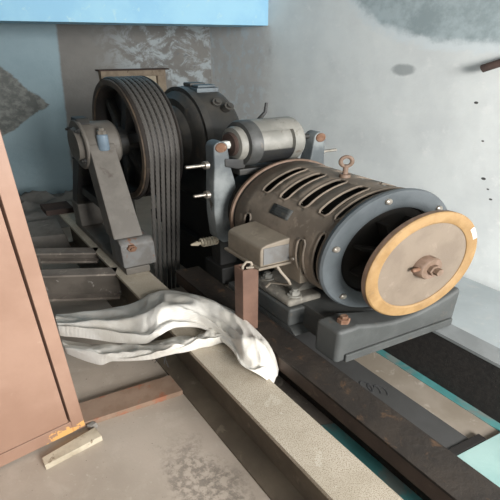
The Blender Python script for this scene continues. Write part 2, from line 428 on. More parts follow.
# ------------------------------------------------------------------ steel beams
bl = thing('steel_beam', (-1.5, .575, 0), 'long dusty speckled I-beam under the white sack, nearest on the left', 'beam')
def ibeam(u0, u1, v0, v1, h0, h1, tf, tw):
    c = (v0 + v1) / 2
    return [(v0, h0), (v1, h0), (v1, h0 + tf), (c + tw / 2, h0 + tf + .01), (c + tw / 2, h1 - tf - .01), (v1, h1 - tf), (v1, h1),
            (v0, h1), (v0, h1 - tf), (c - tw / 2, h1 - tf - .01), (c - tw / 2, h0 + tf + .01), (v0, h0 + tf)]
MB().box(-3.12, .35, .512, .648, .278, .30).build('top_flange', 'beam', bl, 0.003)
MB().box(-3.12, .35, .566, .59, .02, .278).build('web', 'beamside', bl)
MB().prism([(.49, 0), (.648, 0), (.648, .016), (.59, .024), (.566, .024), (.49, .014)], 'u', -3.12, .35).build('bottom_flange', 'beamside', bl, 0.002)

rb = thing('steel_channel', (-1.2, .8, 0), 'rusty dark brown channel beam between speckled beam and grey board', 'beam')
MB().box(-1.9, .35, .751, .862, .212, .287).build('box_section', 'rustside', rb, 0.003)
MB().box(-1.9, .35, .748, .864, .287, .30).build('top_flange', 'rusty', rb, 0.003)
MB().box(-1.9, .35, .842, .862, .02, .212).build('web', 'rusty', rb)
MB().hexa([(-1.9, .75, 0), (-.90, .75, 0), (-.86, .862, 0), (-1.9, .862, 0)], [(-1.9, .75, .02), (-.90, .75, .02), (-.86, .862, .02), (-1.9, .862, .02)]).build('bottom_flange', 'xbeam', rb, 0.002)
MB().hexa([(-.898, .75, 0), (.35, .75, 0), (.35, .862, 0), (-.858, .862, 0)], [(-.898, .75, .022), (.35, .75, .022), (.35, .862, .022), (-.858, .862, .022)]).build('bottom_flange', 'teal', rb, 0.002)['label'] = 'teal painted bottom flange'
db = thing('steel_channel', (-1.2, 1.36, 0), 'black pitted channel beam with grey top, farthest right beneath the motor frame', 'beam')
MB().prism([(1.314, .284), (1.404, .284), (1.404, .3), (1.314, .3)], 'u', -2.9, .35).build('top_flange', 'greyflange', db, 0.002)['label'] = 'grey painted top flange'
MB().box(-2.9, .35, 1.318, 1.334, .0, .284).build('web', 'black', db)
MB().box(-2.9, .35, 1.334, 1.40, .0, .016).build('bottom_flange', 'black', db)
MB().box(-2.9, .35, 1.282, 1.3175, .0, .014).build('edge_strip', 'teal', db, 0.002)['label'] = 'teal painted strip along the foot'

def crossbeam(name, u0, v0, u1, v1, h0, h1, w, label):
    t = thing(name, ((u0 + u1) / 2, (v0 + v1) / 2, h0), label, 'beam')
    d = Vector((u1 - u0, v1 - v0)); n = Vector((-d[1], d[0])).normalized()
    if n[0] > 0: n = -n
    def bar(a, b, h0, h1, mb):
        q = [(u0 + n[0] * a, v0 + n[1] * a), (u1 + n[0] * a, v1 + n[1] * a), (u1 + n[0] * b, v1 + n[1] * b), (u0 + n[0] * b, v0 + n[1] * b)]
        return mb.hexa([(x, y, h0) for x, y in q], [(x, y, h1) for x, y in q])
    bar(0, w, h1 - .012, h1, MB()).build('top_flange', 'xbeam', t, 0.002)
    bar(w * .55, w * .7, h0 + .016, h1 - .012, MB()).build('web', 'xweb', t)
    bar(0, w, h0, h0 + .016, MB()).build('bottom_flange', 'xbeam', t, 0.002)
    return t
crossbeam('cross_beam', -2.31, -.12, -2.002, .508, .12, .30, .08, 'dusty cross beam joining the speckled beam, the nearer of two behind the cabinet')
crossbeam('cross_beam', -2.62, -.06, -2.305, .508, .225, .30, .08, 'dusty cross beam joining the speckled beam, farther of two, below the bearing stand')
tag(MB().hexa([(-2.40, .246, .225), (-2.25, .206, .225), (-2.25, .226, .225), (-2.40, .266, .225)],
              [(-2.40, .246, .295), (-2.25, .206, .295), (-2.25, .226, .295), (-2.40, .266, .295)]).build('tie_plate', 'xbeam', None, .002),
    'short pale steel plate tying the two dusty cross beams beside the cabinet', 'plate')

# ------------------------------------------------------------------ floor pieces
tag(MB().box(-1.40, -1.283, .06, .488, 0, .03).build('floor_timber', 'redwood', None, 0.004), 'reddish weathered timber batten on the floor running from cabinet to speckled beam', 'timber')
pn = tag(MB().box(-1.9, -.585, .864, 1.158, .012, .024).build('floor_board', 'panel', None, 0.002), 'smooth grey board with a scribbled mark lying beside the rusty channel beam', 'board')
q = MB()
for k, (cu, cv) in enumerate(((-.965, 1.07), (-.94, 1.085), (-.92, 1.10))):
    q.tube([(cu + .034 * math.cos(a * PI / 6) - .01 * math.sin(a * PI / 6), cv + .018 * math.sin(a * PI / 6), .0245) for a in range(12 - 2 * k)], .0024, 5)
q.build('scribbled_mark', 'ink', pn)
tag(MB().box(-1.9, -.535, 1.160, 1.281, .004, .012).build('metal_sheet', 'sheet', None, 0.001), 'shiny brownish metal sheet strip on the floor beside the black channel beam', 'sheet')
tag(MB().box(-.583, -.553, .97, 1.20, .012, .03).build('shadow_gap_strip', 'gapshade', None, 0.002), 'black strip standing in for the shadow gap at the end of the grey board', 'strip')  # added dark strip: the shade of the gap made as a solid piece
tag(MB().box(-.55, .30, .99, 1.281, .013, .030).build('painted_plate', 'paleteal', None, 0.003), 'pale teal plate on the floor at the lower right corner', 'plate')
tag(MB().hexa([(-3.45, .20, 0), (-3.10, .20, 0), (-3.02, .53, 0), (-3.44, .55, 0)],
              [(-3.45, .20, .12), (-3.15, .20, .12), (-3.07, .52, .12), (-3.44, .55, .12)]).build('concrete_block', 'concrete', None, 0.008),
    'pale concrete block on the floor left of the bearing stand, behind cross beams', 'block')
tag(MB().box(-3.22, -3.05, .44, .60, .302, .345).build('rusted_block', 'brownbox', None, 0.004), 'dark brown rusted iron block on the far end of the speckled beam', 'block')
random.seed(4)
g = []
for i in range(26):
    row = []
    for j in range(22):
        u = -4.32 + .85 * i / 25; v = .10 + .98 * j / 21
        e = max(0, math.sin(PI * i / 25)) ** .5 * max(0, math.sin(PI * j / 21)) ** .5
        n = abs(noise.noise(Vector((u * 5, v * 6, 1.3)))) * .20 + abs(noise.noise(Vector((u * 13, v * 14, 4)))) * .07
        row.append((u + .02 * noise.noise(Vector((u * 9, v * 9, 7))), v, .004 + e * (.09 + n)))
    g.append(row)
tag(MB().sheet(g).build('crumpled_sheeting', 'plastic', None, angle=50), 'crumpled heap of grey plastic sheeting on the floor against the back wall', 'sheeting')

# ------------------------------------------------------------------ bearing stand (outer pedestal)
US, HS = -2.36, .978
pd = thing('bearing_stand', (US, .6, .3), 'grey A-shaped bearing pedestal left of the rope wheel on the speckled beam', 'bearing stand')
MB().box(-2.80, -1.955, .545, .655, .300, .345).build('base_plate', 'grey', pd, 0.006)
MB().prism([(-2.12, .345), (-1.955, .345), (-1.96, .49), (-1.985, .515), (-2.12, .515)], 'v', .538, .69).build('foot_block', 'greyblue', pd, 0.012)
MB().box(-2.77, -2.64, .54, .66, .345, .515).build('foot_block', 'grey', pd, 0.012)
MB().hexa([(-2.11, .528, .515), (-2.0, .528, .515), (-2.0, .658, .515), (-2.11, .658, .515)],
          [(-2.36, .555, 1.0), (-2.235, .555, 1.0), (-2.235, .665, 1.0), (-2.36, .665, 1.0)]).build('leg', 'grey', pd, 0.008)
MB().hexa([(-2.76, .545, .515), (-2.66, .545, .515), (-2.66, .645, .515), (-2.76, .645, .515)],
          [(-2.485, .555, 1.0), (-2.37, .555, 1.0), (-2.37, .665, 1.0), (-2.485, .665, 1.0)]).build('leg', 'dark', pd, 0.008)
MB().box(-2.62, -2.14, .565, .635, .60, .66).build('tie_web', 'dark', pd, 0.006)
MB().lathe('v', (US, HS), [(.555, 0), (.555, .118), (.565, .125), (.69, .125), (.70, .115), (.70, 0)], 48).build('housing', 'grey', pd)
cp = MB().lathe('v', (US, HS), [(.556, 0), (.556, .140), (.546, .140), (.541, .134), (.541, .10), (.533, .094), (.522, .09), (.520, .05), (.520, 0)], 48).build('end_cap', 'grey', pd)
for k in range(4):
    a = R_(50 + 90 * k)
    bolt(MB(), 'v', (US + .117 * math.cos(a), HS + .117 * math.sin(a)), .543, .530, .014).build('bolt', 'dark', cp)
MB().prism([(US - .07, HS + .118), (US + .05, HS + .118), (US + .03, HS + .150), (US - .05, HS + .150)], 'v', .545, .60).build('lug', 'dark', pd, 0.006)
oc = MB().lathe('h', (-2.225, .615), [(.965, 0), (.965, .020), (.972, .024), (1.048, .024), (1.054, .018), (1.054, 0)], 24).build('oil_cup', 'oilcup', pd)
oc['label'] = 'blue oil cup'
bolt(MB(), 'h', (-2.225, .615), 1.054, 1.074, .020, .012).build('cap_nut', 'steel', oc)
b = MB(); bolt(b, 'u', (.585, .47), -1.960, -1.945, .022); b.build('bolt', 'rustb', pd)

# ------------------------------------------------------------------ rope sheave
RS = .346
sh = thing('rope_sheave', (US, .79, HS - RS), 'large dark grooved rope wheel between bearing stand and gearbox', 'wheel')
prof = [(.718, RS - .042), (.718, RS + .004), (.728, RS + .010), (.733, RS + .004)]
NR = 6; r0 = .741; dv = .0235
for k in range(NR):
    c = r0 + dv * k
    prof += [(c - .009, RS - .002), (c - .004, RS - .012), (c + .004, RS - .012), (c + .009, RS - .002)]
prof += [(.868, RS + .004), (.873, RS + .010), (.882, RS + .004), (.882, RS - .042), (.860, RS - .056), (.74, RS - .056), (.718, RS - .042)]
MB().lathe('v', (US, HS), prof, 96).build('rim', 'sheave', sh)
MB().lathe('v', (US, HS), [(.712, RS - .032), (.712, RS - .004), (.7185, RS - .001), (.7185, RS - .036), (.712, RS - .032)], 96).build('face_ring', 'sheaveedge', sh)
MB().lathe('v', (US, HS), [(.70, 0), (.70, .075), (.72, .082), (.88, .082), (.89, .07), (.89, 0)], 40).build('hub', 'dark', sh)
MB().lathe('v', (US, HS), [(.79, .07), (.79, RS - .05), (.81, RS - .05), (.81, .07)], 64).build('web_disc', 'dark', sh)
for k in range(6):
    a = R_(15 + 60 * k); ca_, sa_ = math.cos(a), math.sin(a)
    def pt(r, w, v): return (US + r * ca_ - w * sa_, v, HS + r * sa_ + w * ca_)
    MB().hexa([pt(.075, -.03, .745), pt(.075, .03, .745), pt(.075, .03, .79), pt(.075, -.03, .79)],
              [pt(RS - .05, -.022, .755), pt(RS - .05, .022, .755), pt(RS - .05, .022, .79), pt(RS - .05, -.022, .79)]).build('spoke', 'dark', sh, .004)

# ropes: up the front of the wheel, over it and down behind
ROPE_WORDS = ['outermost rope, nearest the bearing stand', 'second rope in from the bearing stand', 'third rope in from the bearing stand',
              'third rope out from the gearbox', 'second rope out from the gearbox', 'innermost rope, nearest the gearbox']
for k in range(NR):
    v = r0 + dv * k; rr = RS + .001
    fa = R_(-9); hx_ = HS + rr * math.sin(fa)          # the ropes leave the wheel a little past its side
    pts = [(US + rr * math.cos(fa) + (hx_ - .003) * math.tan(fa) * (1 - i / 8), v, .003 + (hx_ - .003) * i / 8) for i in range(8)]
    pts += [(US + rr * math.cos(fa + (PI - fa) * i / 42), v, HS + rr * math.sin(fa + (PI - fa) * i / 42)) for i in range(43)]
    pts += [(US - rr, v, HS - (HS - .003) * i / 8) for i in range(1, 9)]
    mb = MB(); mb.tube(pts, .0088, 10)
    o = mb.build('hoist_rope', 'rope', uv=lambda p: (math.atan2(p[2] - HS, p[0] - US) * .4 + p[2] * .5, p[1] * 20))
    tag(o, 'greasy steel hoist rope over the grooved wheel, ' + ROPE_WORDS[k], 'rope', 'hoist ropes over the big wheel')

# ------------------------------------------------------------------ gearbox
gb = thing('gearbox', (-2.36, 1.15, .3), 'dark rounded worm gearbox between rope wheel and brake', 'gearbox')
MB().box(-2.75, -1.98, .97, 1.312, .30, .36).build('foot_flange', 'deepshade', gb, .006)
MB().box(-2.66, -2.06, 1.0, 1.30, 0, .30).build('plinth', 'deepshade', gb, .006)
MB().prism([(-2.70, .36), (-2.02, .36), (-2.06, .80), (-2.66, .80)], 'v', 1.0, 1.30).build('lower_case', 'deepshade', gb, .02)
MB().lathe('v', (US, HS), [(1.0, 0), (1.0, .225), (1.01, .24), (1.02, .262), (1.04, .272), (1.19, .272), (1.21, .262), (1.235, .23), (1.235, 0)], 64).build('wheel_case', 'gear', gb)
MB().lathe('v', (US, HS), [(.965, 0), (.965, .15), (.975, .165), (1.001, .185), (1.004, .225), (1.004, 0)], 56).build('side_cover', 'gear', gb)
MB().lathe('v', (US, HS), [(1.03, .268), (1.03, .290), (1.062, .290), (1.062, .268)], 64).build('case_joint_ring', 'gear', gb)
MB().lathe('v', (US, HS), [(.885, 0), (.885, .064), (.97, .064), (.97, 0)], 32).build('shaft', 'dark', gb)
bolt_o = None
for k in range(6):
    a = R_(20 + 60 * k)
    bolt(MB(), 'v', (US + .15 * math.cos(a), HS + .15 * math.sin(a)), .966, .950, .014).build('bolt', 'dark', gb)
tp = MB().box(-2.46, -2.28, 1.09, 1.20, 1.235, 1.262).build('top_plate', 'gearlight', gb, .004)
MB().box(-2.45, -2.37, 1.10, 1.18, 1.262, 1.284).build('breather_block', 'gear', tp, .006)
MB().box(-2.355, -2.29, 1.10, 1.19, 1.262, 1.278).build('breather_block', 'gearlight', tp, .006)
for (pu, pv, ph) in ((-2.165, 1.13, 1.196), (-2.11, 1.16, 1.178)):
    MB().tube([(pu - .09, pv, ph - .05), (pu, pv, ph)], [.022, .022], 20).tube([(pu, pv, ph), (pu + .012, pv, ph + .008)], [.014, .012], 16).build('plug', 'gear', gb)
MB().lathe('u', (1.14, .716), [(-2.86, 0), (-2.86, .10), (-2.72, .14), (-2.70, .165), (-2.0, .165), (-1.98, .175), (-1.93, .175), (-1.92, .12), (-1.86, .10), (-1.86, 0)], 48).build('worm_case', 'deepshade', gb)
MB().lathe('u', (1.14, .716), [(-1.87, 0), (-1.87, .035), (-1.60, .035), (-1.60, 0)], 24).build('worm_shaft', 'dark', gb)

# ------------------------------------------------------------------ brake
bk = thing('drum_brake', (-1.72, 1.14, .3), 'shoe brake with two pale blue arms and a silver cylinder behind the motor', 'brake')
MB().lathe('u', (1.14, .716), [(-1.80, .04), (-1.80, .19), (-1.79, .197), (-1.665, .197), (-1.655, .19), (-1.655, .04)], 56).build('brake_drum', 'dark', bk)
def arm_poly(s):
    pts = [(.885, .545), (.858, .58), (.850, .72), (.852, .86), (.858, .96), (.858, 1.03)]
    pts += [(.887 - .029 * math.cos(R_(a)), 1.055 + .029 * math.sin(R_(a))) for a in (0, 30, 60, 90, 120, 150, 180)]
    pts += [(.926, .96), (.944, .88), (.952, .80), (.950, .70), (.955, .60), (.93, .545)]
    return [((p[0] if s > 0 else 2.225 - p[0]), p[1]) for p in pts]
for s in (1, -1):
    am = MB().prism(arm_poly(s), 'u', -1.755, -1.685).build('brake_arm', 'arm', bk, .006, 3)
    am['label'] = 'pale blue chipped brake arm'
    sx = (lambda v: v) if s > 0 else (lambda v: 2.225 - v)
    MB().lathe('u', (sx(.887), 1.055), [(-1.686, 0), (-1.686, .024), (-1.679, .022), (-1.674, .012), (-1.674, 0)], 24).build('pivot_pin', 'rustb', am)
    for hh, ln in ((.965, .09), (.812, .065)):
        m = MB()
        v0_ = sx(.853); d = -1 if s > 0 else 1
        m.lathe('v', (-1.73, hh), [(v0_, 0), (v0_, .02), (v0_ + d * .016, .02), (v0_ + d * .016, .008), (v0_ + d * ln, .008), (v0_ + d * ln, 0)], 14)
        m.build('adjusting_bolt', 'steel', am)
    MB().lathe('u', (1.14, .716), [(-1.79, .200), (-1.79, .232), (-1.67, .232), (-1.67, .200)], 20, R_(140 if s > 0 else -40), R_(220 if s > 0 else 40)).build('brake_shoe', 'dark', bk)
so = MB().lathe('v', (-1.72, 1.058), [(.985, 0), (.985, .088), (1.00, .090), (1.192, .090), (1.202, .08), (1.202, 0)], 48).build('cylinder', 'solenoid', bk)
so['label'] = 'silver brake cylinder'
MB().lathe('v', (-1.72, 1.058), [(.978, .065), (.978, .104), (.988, .110), (1.025, .110), (1.025, .08)], 48).build('end_ring', 'collar', so)
MB().lathe('v', (-1.72, 1.058), [(1.165, .08), (1.165, .110), (1.205, .110), (1.215, .102), (1.215, .05)], 48).build('end_ring', 'solenoid', so)
MB().lathe('v', (-1.72, 1.058), [(1.024, .088), (1.024, .1095), (1.166, .1095), (1.166, .088)], 14, R_(38), R_(128)).build('yoke_bar', 'solenoid', so)
MB().lathe('v', (-1.72, 1.058), [(1.024, .088), (1.024, .107), (1.166, .107), (1.166, .088)], 14, R_(-75), R_(-12)).build('yoke_bar', 'dark', so)
MB().lathe('v', (-1.72, 1.058), [(.979, 0), (.979, .082), (.965, .084), (.952, .078), (.950, .06), (.950, 0)], 40).build('white_cap', 'solenoid', so)
MB().lathe('v', (-1.72, 1.058), [(.955, 0), (.955, .056), (.944, .058), (.938, .052), (.938, 0)], 40).build('rusty_disc', 'brownbox', so)
bolt(MB(), 'v', (-1.72, 1.058), .940, .914, .020, .012).build('centre_nut', 'white', so)
MB().tube([(-1.72, 1.21, 1.07), (-1.72, 1.30, 1.06)], .014, 12).build('push_rod', 'dark', so)
MB().tube([(-1.74, 1.06, 1.13), (-1.76, 1.10, 1.165), (-1.765, 1.125, 1.19), (-1.765, 1.13, 1.235)], [.009, .009, .007, .006], 10).build('release_lever', 'dark', so)
MB().box(-1.78, -1.66, .95, 1.27, .912, .945).build('bridge', 'dark', bk, .006)
MB().hexa([(-1.76, .90, .96), (-1.68, .90, .96), (-1.68, .98, .93), (-1.76, .98, .93)],
          [(-1.76, .90, 1.0), (-1.68, .90, 1.0), (-1.68, 1.0, .985), (-1.76, 1.0, .985)]).build('bracket', 'dark', bk, .006)
MB().box(-1.82, -1.66, .86, 1.42, .30, .40).build('brake_base', 'deepshade', bk, .008)
for s in (0, 1):
    v0_, v1_ = ((.87, .95), (1.275, 1.355))[s]
    MB().box(-1.77, -1.69, v0_, v1_, .40, .56).build('pivot_post', 'deepshade', bk, .008)
helix = [(-1.72 + .02 * math.cos(t * 2 * PI / 10), .80 + .13 * t / 100, .55 + .02 * math.sin(t * 2 * PI / 10)) for t in range(101)]
MB().tube(helix, .0055, 6).build('spring', 'wood', bk)
MB().tube([(-1.72, .755, .55), (-1.72, .785, .55), (-1.72, .79, .55), (-1.72, .98, .55)], [.004, .014, .009, .009], 12).build('spring_rod', 'wood', bk)
SACK_BODY = [[(-1.907,0.207,0.18),(-1.817,0.195,0.212),(-1.75,0.186,0.23),(-1.726,0.181,0.218),(-1.727,0.179,0.188)],[(-1.857,0.299,0.2),(-1.747,0.289,0.232),(-1.661,0.282,0.25),(-1.618,0.283,0.238),(-1.599,0.287,0.208)],[(-1.783,0.405,0.23),(-1.661,0.382,0.262),(-1.565,0.365,0.28),(-1.513,0.357,0.268),(-1.484,0.355,0.238)],[(-1.72,0.493,0.27),(-1.587,0.459,0.302),(-1.484,0.433,0.32),(-1.423,0.419,0.308),(-1.387,0.413,0.278)],[(-1.704,0.555,0.315),(-1.567,0.512,0.347),(-1.46,0.479,0.365),(-1.397,0.46,0.353),(-1.36,0.45,0.323)],[(-1.693,0.619,0.325),(-1.56,0.576,0.357),(-1.456,0.543,0.375),(-1.397,0.526,0.363),(-1.362,0.518,0.333)],[(-1.63,0.687,0.325),(-1.502,0.643,0.357),(-1.402,0.61,0.375),(-1.345,0.594,0.363),(-1.311,0.589,0.333)],[(-1.533,0.736,0.32),(-1.405,0.684,0.352),(-1.305,0.643,0.37),(-1.246,0.622,0.358),(-1.209,0.612,0.328)],[(-1.397,0.755,0.335),(-1.281,0.694,0.367),(-1.191,0.647,0.385),(-1.138,0.62,0.373),(-1.106,0.604,0.343)],[(-1.256,0.748,0.352),(-1.161,0.683,0.384),(-1.087,0.631,0.402),(-1.047,0.6,0.39),(-1.026,0.58,0.36)],[(-1.147,0.741,0.345),(-1.072,0.682,0.377),(-1.014,0.636,0.395),(-0.987,0.609,0.383),(-0.976,0.592,0.353)],[(-1.085,0.742,0.3),(-1.026,0.694,0.332),(-0.982,0.657,0.35),(-0.964,0.638,0.338),(-0.962,0.629,0.308)],[(-1.067,0.752,0.21),(-1.023,0.717,0.242),(-0.992,0.69,0.26),(-0.986,0.68,0.248),(-0.993,0.68,0.218)]]
SACK_FLAP = [[(-1.745,0.183,0.14),(-1.676,0.178,0.172),(-1.627,0.174,0.19),(-1.615,0.175,0.178),(-1.625,0.178,0.148)],[(-1.643,0.272,0.15),(-1.565,0.26,0.182),(-1.506,0.252,0.2),(-1.484,0.249,0.188),(-1.482,0.249,0.158)],[(-1.541,0.36,0.18),(-1.477,0.335,0.212),(-1.43,0.314,0.23),(-1.418,0.302,0.218),(-1.426,0.294,0.188)],[(-1.441,0.444,0.23),(-1.378,0.414,0.262),(-1.333,0.39,0.28),(-1.321,0.376,0.268),(-1.328,0.368,0.238)],[(-1.372,0.515,0.28),(-1.309,0.484,0.312),(-1.262,0.461,0.33),(-1.25,0.45,0.318),(-1.256,0.446,0.288)],[(-1.358,0.586,0.295),(-1.293,0.562,0.327),(-1.245,0.544,0.345),(-1.231,0.541,0.333),(-1.235,0.546,0.303)],[(-1.361,0.647,0.298),(-1.29,0.624,0.33),(-1.238,0.609,0.348),(-1.218,0.61,0.336),(-1.218,0.62,0.306)],[(-1.366,0.699,0.298),(-1.283,0.667,0.33),(-1.22,0.645,0.348),(-1.191,0.64,0.336),(-1.18,0.645,0.306)]]
# ------------------------------------------------------------------ bedplate of the motor
VM, HM = 1.14, .716
bp = thing('bedplate', (-1.25, 1.14, .3), 'slate grey cast bedplate carrying the motor across the two channel beams', 'bedplate')
# front beam with a dished top edge
arc = [(.868, .30), (1.408, .30), (1.408, .505)]
for i in range(11):
    t = i / 10.0; v = 1.345 - t * .40
    arc.append((v, .475 - .045 * math.sin(PI * t)))
arc += [(.935, .47), (.868, .47)]
MB().prism(arc, 'u', -1.04, -.925).build('front_beam', 'base', bp, .018, 4)
MB().box(-.925, -.913, .90, 1.39, .305, .345).build('front_rib', 'base', bp, .005)
MB().box(-1.62, -1.03, .925, 1.36, .30, .435).build('deck', 'base', bp, .006)
for v0_, v1_ in ((.862, .985), (1.295, 1.418)):
    MB().box(-1.47, -1.175, v0_, v1_, .33, .425).build('side_pad', 'base', bp, .012, 3)
    MB().prism([(-1.62, .30), (-1.14, .30), (-1.175, .33), (-1.47, .33), (-1.62, .335)], 'v', v0_ + .004, v1_ - .004).build('side_skirt', 'base', bp, .004)
for v in (.925, 1.352):
    b = MB(); b.lathe('h', (-.975, v), [(.462, 0), (.462, .024), (.468, .024), (.468, .013)], 20)
    bolt(b, 'h', (-.975, v), .468, .490, .021, .012).build('anchor_bolt', 'rustb', bp)['label'] = 'rusty anchor bolt'

# ------------------------------------------------------------------ motor
mo = thing('electric_motor', (-1.3, VM, .435), 'big grey round electric motor with vent slots and ochre flywheel', 'motor')
def shell():
    R = .260; mb = MB()
    t_c = 9; uc = .012
    slots = []
    for u in (-1.472, -1.364, -1.254, -1.150): slots.append((u - .023, u + .023, 97, 139))
    slots.append((-1.098, -1.072, 74, 139)); slots.append((-1.098, -1.072, 152, 205))
    for u in (-1.490, -1.165): slots.append((u - .019, u + .019, 165, 204))
    # the same windows on the far side
    more = []
    for (a, b, c, d) in slots:
        if d < 150 and a < -1.1: more.append((a, b, 180 - d, 180 - c))
    slots += more
    us = {-1.58, -1.055}; ts = set(range(0, 361, 8))
    for a, b, c, d in slots:
        us |= {a, a + uc, b - uc, b}
        for x in (c, c + 3.2, d - 3.2, d): ts.add(x % 360 if x != 360 else 360)
    us = sorted(us); ts = sorted(ts)
    def clean(s, eps):
        out = [s[0]]
        for x in s[1:]:
            if x - out[-1] > eps: out.append(x)
        return out
    us = clean(us, 1e-5); ts = clean(ts, 0.05)
    pos = lambda u, t: (u, VM + R * math.cos(R_(t)), HM + R * math.sin(R_(t)))
    for i in range(len(us) - 1):
        for j in range(len(ts) - 1):
            u0, u1, t0, t1 = us[i], us[i + 1], ts[j], ts[j + 1]
            cu, ct = (u0 + u1) / 2, (t0 + t1) / 2
            cut = None
            for a, b, c, d in slots:
                for sh_ in (0, 360, -360):
                    if a < cu < b and c < ct + sh_ < d:
                        cut = (cu < a + uc, cu > b - uc, ct + sh_ < c + 3.2, ct + sh_ > d - 3.2)
            A, B, Cc, D = pos(u0, t0), pos(u1, t0), pos(u1, t1), pos(u0, t1)
            n = len(mb.v)
            if cut is None: mb.v += [A, B, Cc, D]; mb.f.append((n, n + 1, n + 2, n + 3))
            else:
                l, r, lo, hi = cut
                tri = None
                if l and lo: tri = (A, B, D)
                elif r and lo: tri = (A, B, Cc)
                elif r and hi: tri = (B, Cc, D)
                elif l and hi: tri = (A, Cc, D)
                if tri: mb.v += list(tri); mb.f.append((n, n + 1, n + 2))
    return mb, slots
shl_mb, SLOTS = shell()
shl = shl_mb.build('shell', 'motor', mo, angle=30, solid=.007)
for (a, b, c, d) in SLOTS:
    if c < 70: continue
    o = []
    pc_ = lambda u, t: (u, VM + .2605 * math.cos(R_(t)), HM + .2605 * math.sin(R_(t)))
    for t in range(9): o.append(pc_(a, c + 3 + (d - c - 6) * t / 8))
    o.append(pc_(a + .009, d)); o.append(pc_(b - .009, d))
    for t in range(9): o.append(pc_(b, d - 3 - (d - c - 6) * t / 8))
    o.append(pc_(b - .009, c)); o.append(pc_(a + .009, c)); o.append(o[0])
    MB().tube(o, .0042, 6).build('vent_lip', 'motor', shl)
# raised lips round the ends of the casing
MB().lathe('u', (VM, HM), [(-1.635, .19), (-1.630, .235), (-1.612, .260), (-1.575, .258)], 72).build('rear_bell', 'dark', mo)
MB().lathe('u', (VM, HM), [(-1.606, .255), (-1.606, .2685), (-1.594, .2685), (-1.594, .255)], 72).build('rear_lip', 'hub', mo)
MB().lathe('u', (VM, HM), [(-1.70, .05), (-1.70, .09), (-1.66, .12), (-1.634, .205), (-1.634, .05)], 56).build('rear_end_shield', 'dark', mo)
MB().lathe('u', (VM, HM), [(-1.59, 0), (-1.59, .228), (-1.06, .228), (-1.06, 0)], 56).build('winding_core', 'core', mo)
fb = MB().lathe('u', (VM, HM), [(-1.062, .205), (-1.062, .262), (-1.057, .272), (-1.043, .275), (-1.034, .270), (-1.032, .205), (-1.036, .198), (-1.050, .196), (-1.062, .205)], 80).build('front_ring', 'ring', mo)
MB().lathe('u', (VM, HM), [(-1.061, .10), (-1.061, .20), (-1.055, .20), (-1.055, .10)], 56).build('fan_recess', 'core', fb)
for k in range(6):
    a = R_(42 + 60 * k)
    m = MB(); c = (VM + .242 * math.cos(a), HM + .242 * math.sin(a))
    m.lathe('u', c, [(-1.033, 0), (-1.033, .0125), (-1.026, .0125), (-1.022, .009), (-1.021, 0)], 14)
    m.build('bolt', 'steel', fb)
for k in range(8):
    a = R_(22.5 + 45 * k); ca_, sa_ = math.cos(a), math.sin(a)
    def pf(r, w, u): return (u, VM + r * ca_ - w * sa_, HM + r * sa_ + w * ca_)
    MB().hexa([pf(.04, -.01, -1.05), pf(.04, .01, -1.05), pf(.04, .01, -1.0), pf(.04, -.01, -1.0)],
              [pf(.16, -.006, -1.05), pf(.16, .006, -1.05), pf(.16, .006, -1.01), pf(.16, -.006, -1.01)]).build('fan_blade', 'core', fb)
MB().lathe('u', (VM, HM), [(-1.06, 0), (-1.06, .034), (-.90, .034), (-.90, 0)], 24).build('shaft', 'dark', mo)
# flywheel
FR = .228
fw = MB().lathe('u', (VM, HM), [(-.915, .18), (-.915, FR - .004), (-.911, FR), (-.893, FR), (-.889, FR - .004), (-.8885, FR * .83), (-.893, FR * .80), (-.90, FR * .80), (-.915, .18)], 96).build('flywheel', 'ochre', mo)
MB().lathe('u', (VM, HM), [(-.9152, .19), (-.9152, FR - .003), (-.911, FR + .0006), (-.896, FR + .0006)], 96).build('edge_band', 'hub', fw)['label'] = 'brown worn edge of the flywheel'
fw['label'] = 'ochre yellow flywheel rim'
MB().lathe('u', (VM, HM), [(-.905, 0), (-.905, FR * .815), (-.896, FR * .815), (-.895, .06), (-.894, 0)], 80).build('disc', 'tan', fw)['label'] = 'dusty tan disc'
hb = MB().lathe('u', (VM, HM), [(-.897, 0), (-.897, .047), (-.868, .046), (-.863, .042), (-.863, 0)], 40).build('hub', 'hub', fw)
bolt(MB(), 'u', (VM, HM), -.864, -.848, .022, .015).build('shaft_nut', 'hub', hb)
MB().lathe('v', (-.875, HM + .008), [(VM - .040, 0), (VM - .040, .008), (VM - .066, .008), (VM - .07, .005), (VM - .07, 0)], 12).build('set_screw', 'rustb', hb)
MB().lathe('u', (VM, HM), [(-.8888, FR * .90), (-.8880, FR * .90), (-.8880, FR * .975), (-.8888, FR * .975)], 10, R_(20), R_(36)).build('white_mark', 'white', fw)['label'] = 'white paint dab'
# eye bolt
m = MB(); m.lathe('h', (-1.29, VM), [(.970, 0), (.970, .02), (.988, .018), (.990, .009), (1.03, .009), (1.03, 0)], 20)
m.tube([(-1.29 + .019 * math.cos(t * PI / 16) * .5, VM + .019 * math.cos(t * PI / 16) * .86, 1.044 + .021 * math.sin(t * PI / 16)) for t in range(33)], .0075, 10)
m.build('eye_bolt', 'hub', mo)
# name plate on the casing
mp = MB()
def cp_(u, t, r): return (u, VM + r * math.cos(R_(t)), HM + r * math.sin(R_(t)))
rows = [[cp_(-1.380 + .108 * i / 4, 145.3 + 10.4 * j / 5, .2622) for j in range(6)] for i in range(5)]
npl = mp.sheet(rows).build('name_plate', 'base', mo, solid=.003)
for k, t in enumerate((147.5, 150, 152.5, 154.5)):
    m = MB(); m.tube([cp_(-1.370 + .088 * i / 4, t, .2628) for i in range(5)], .0011, 4)
    m.build('engraved_line', 'dark', npl)
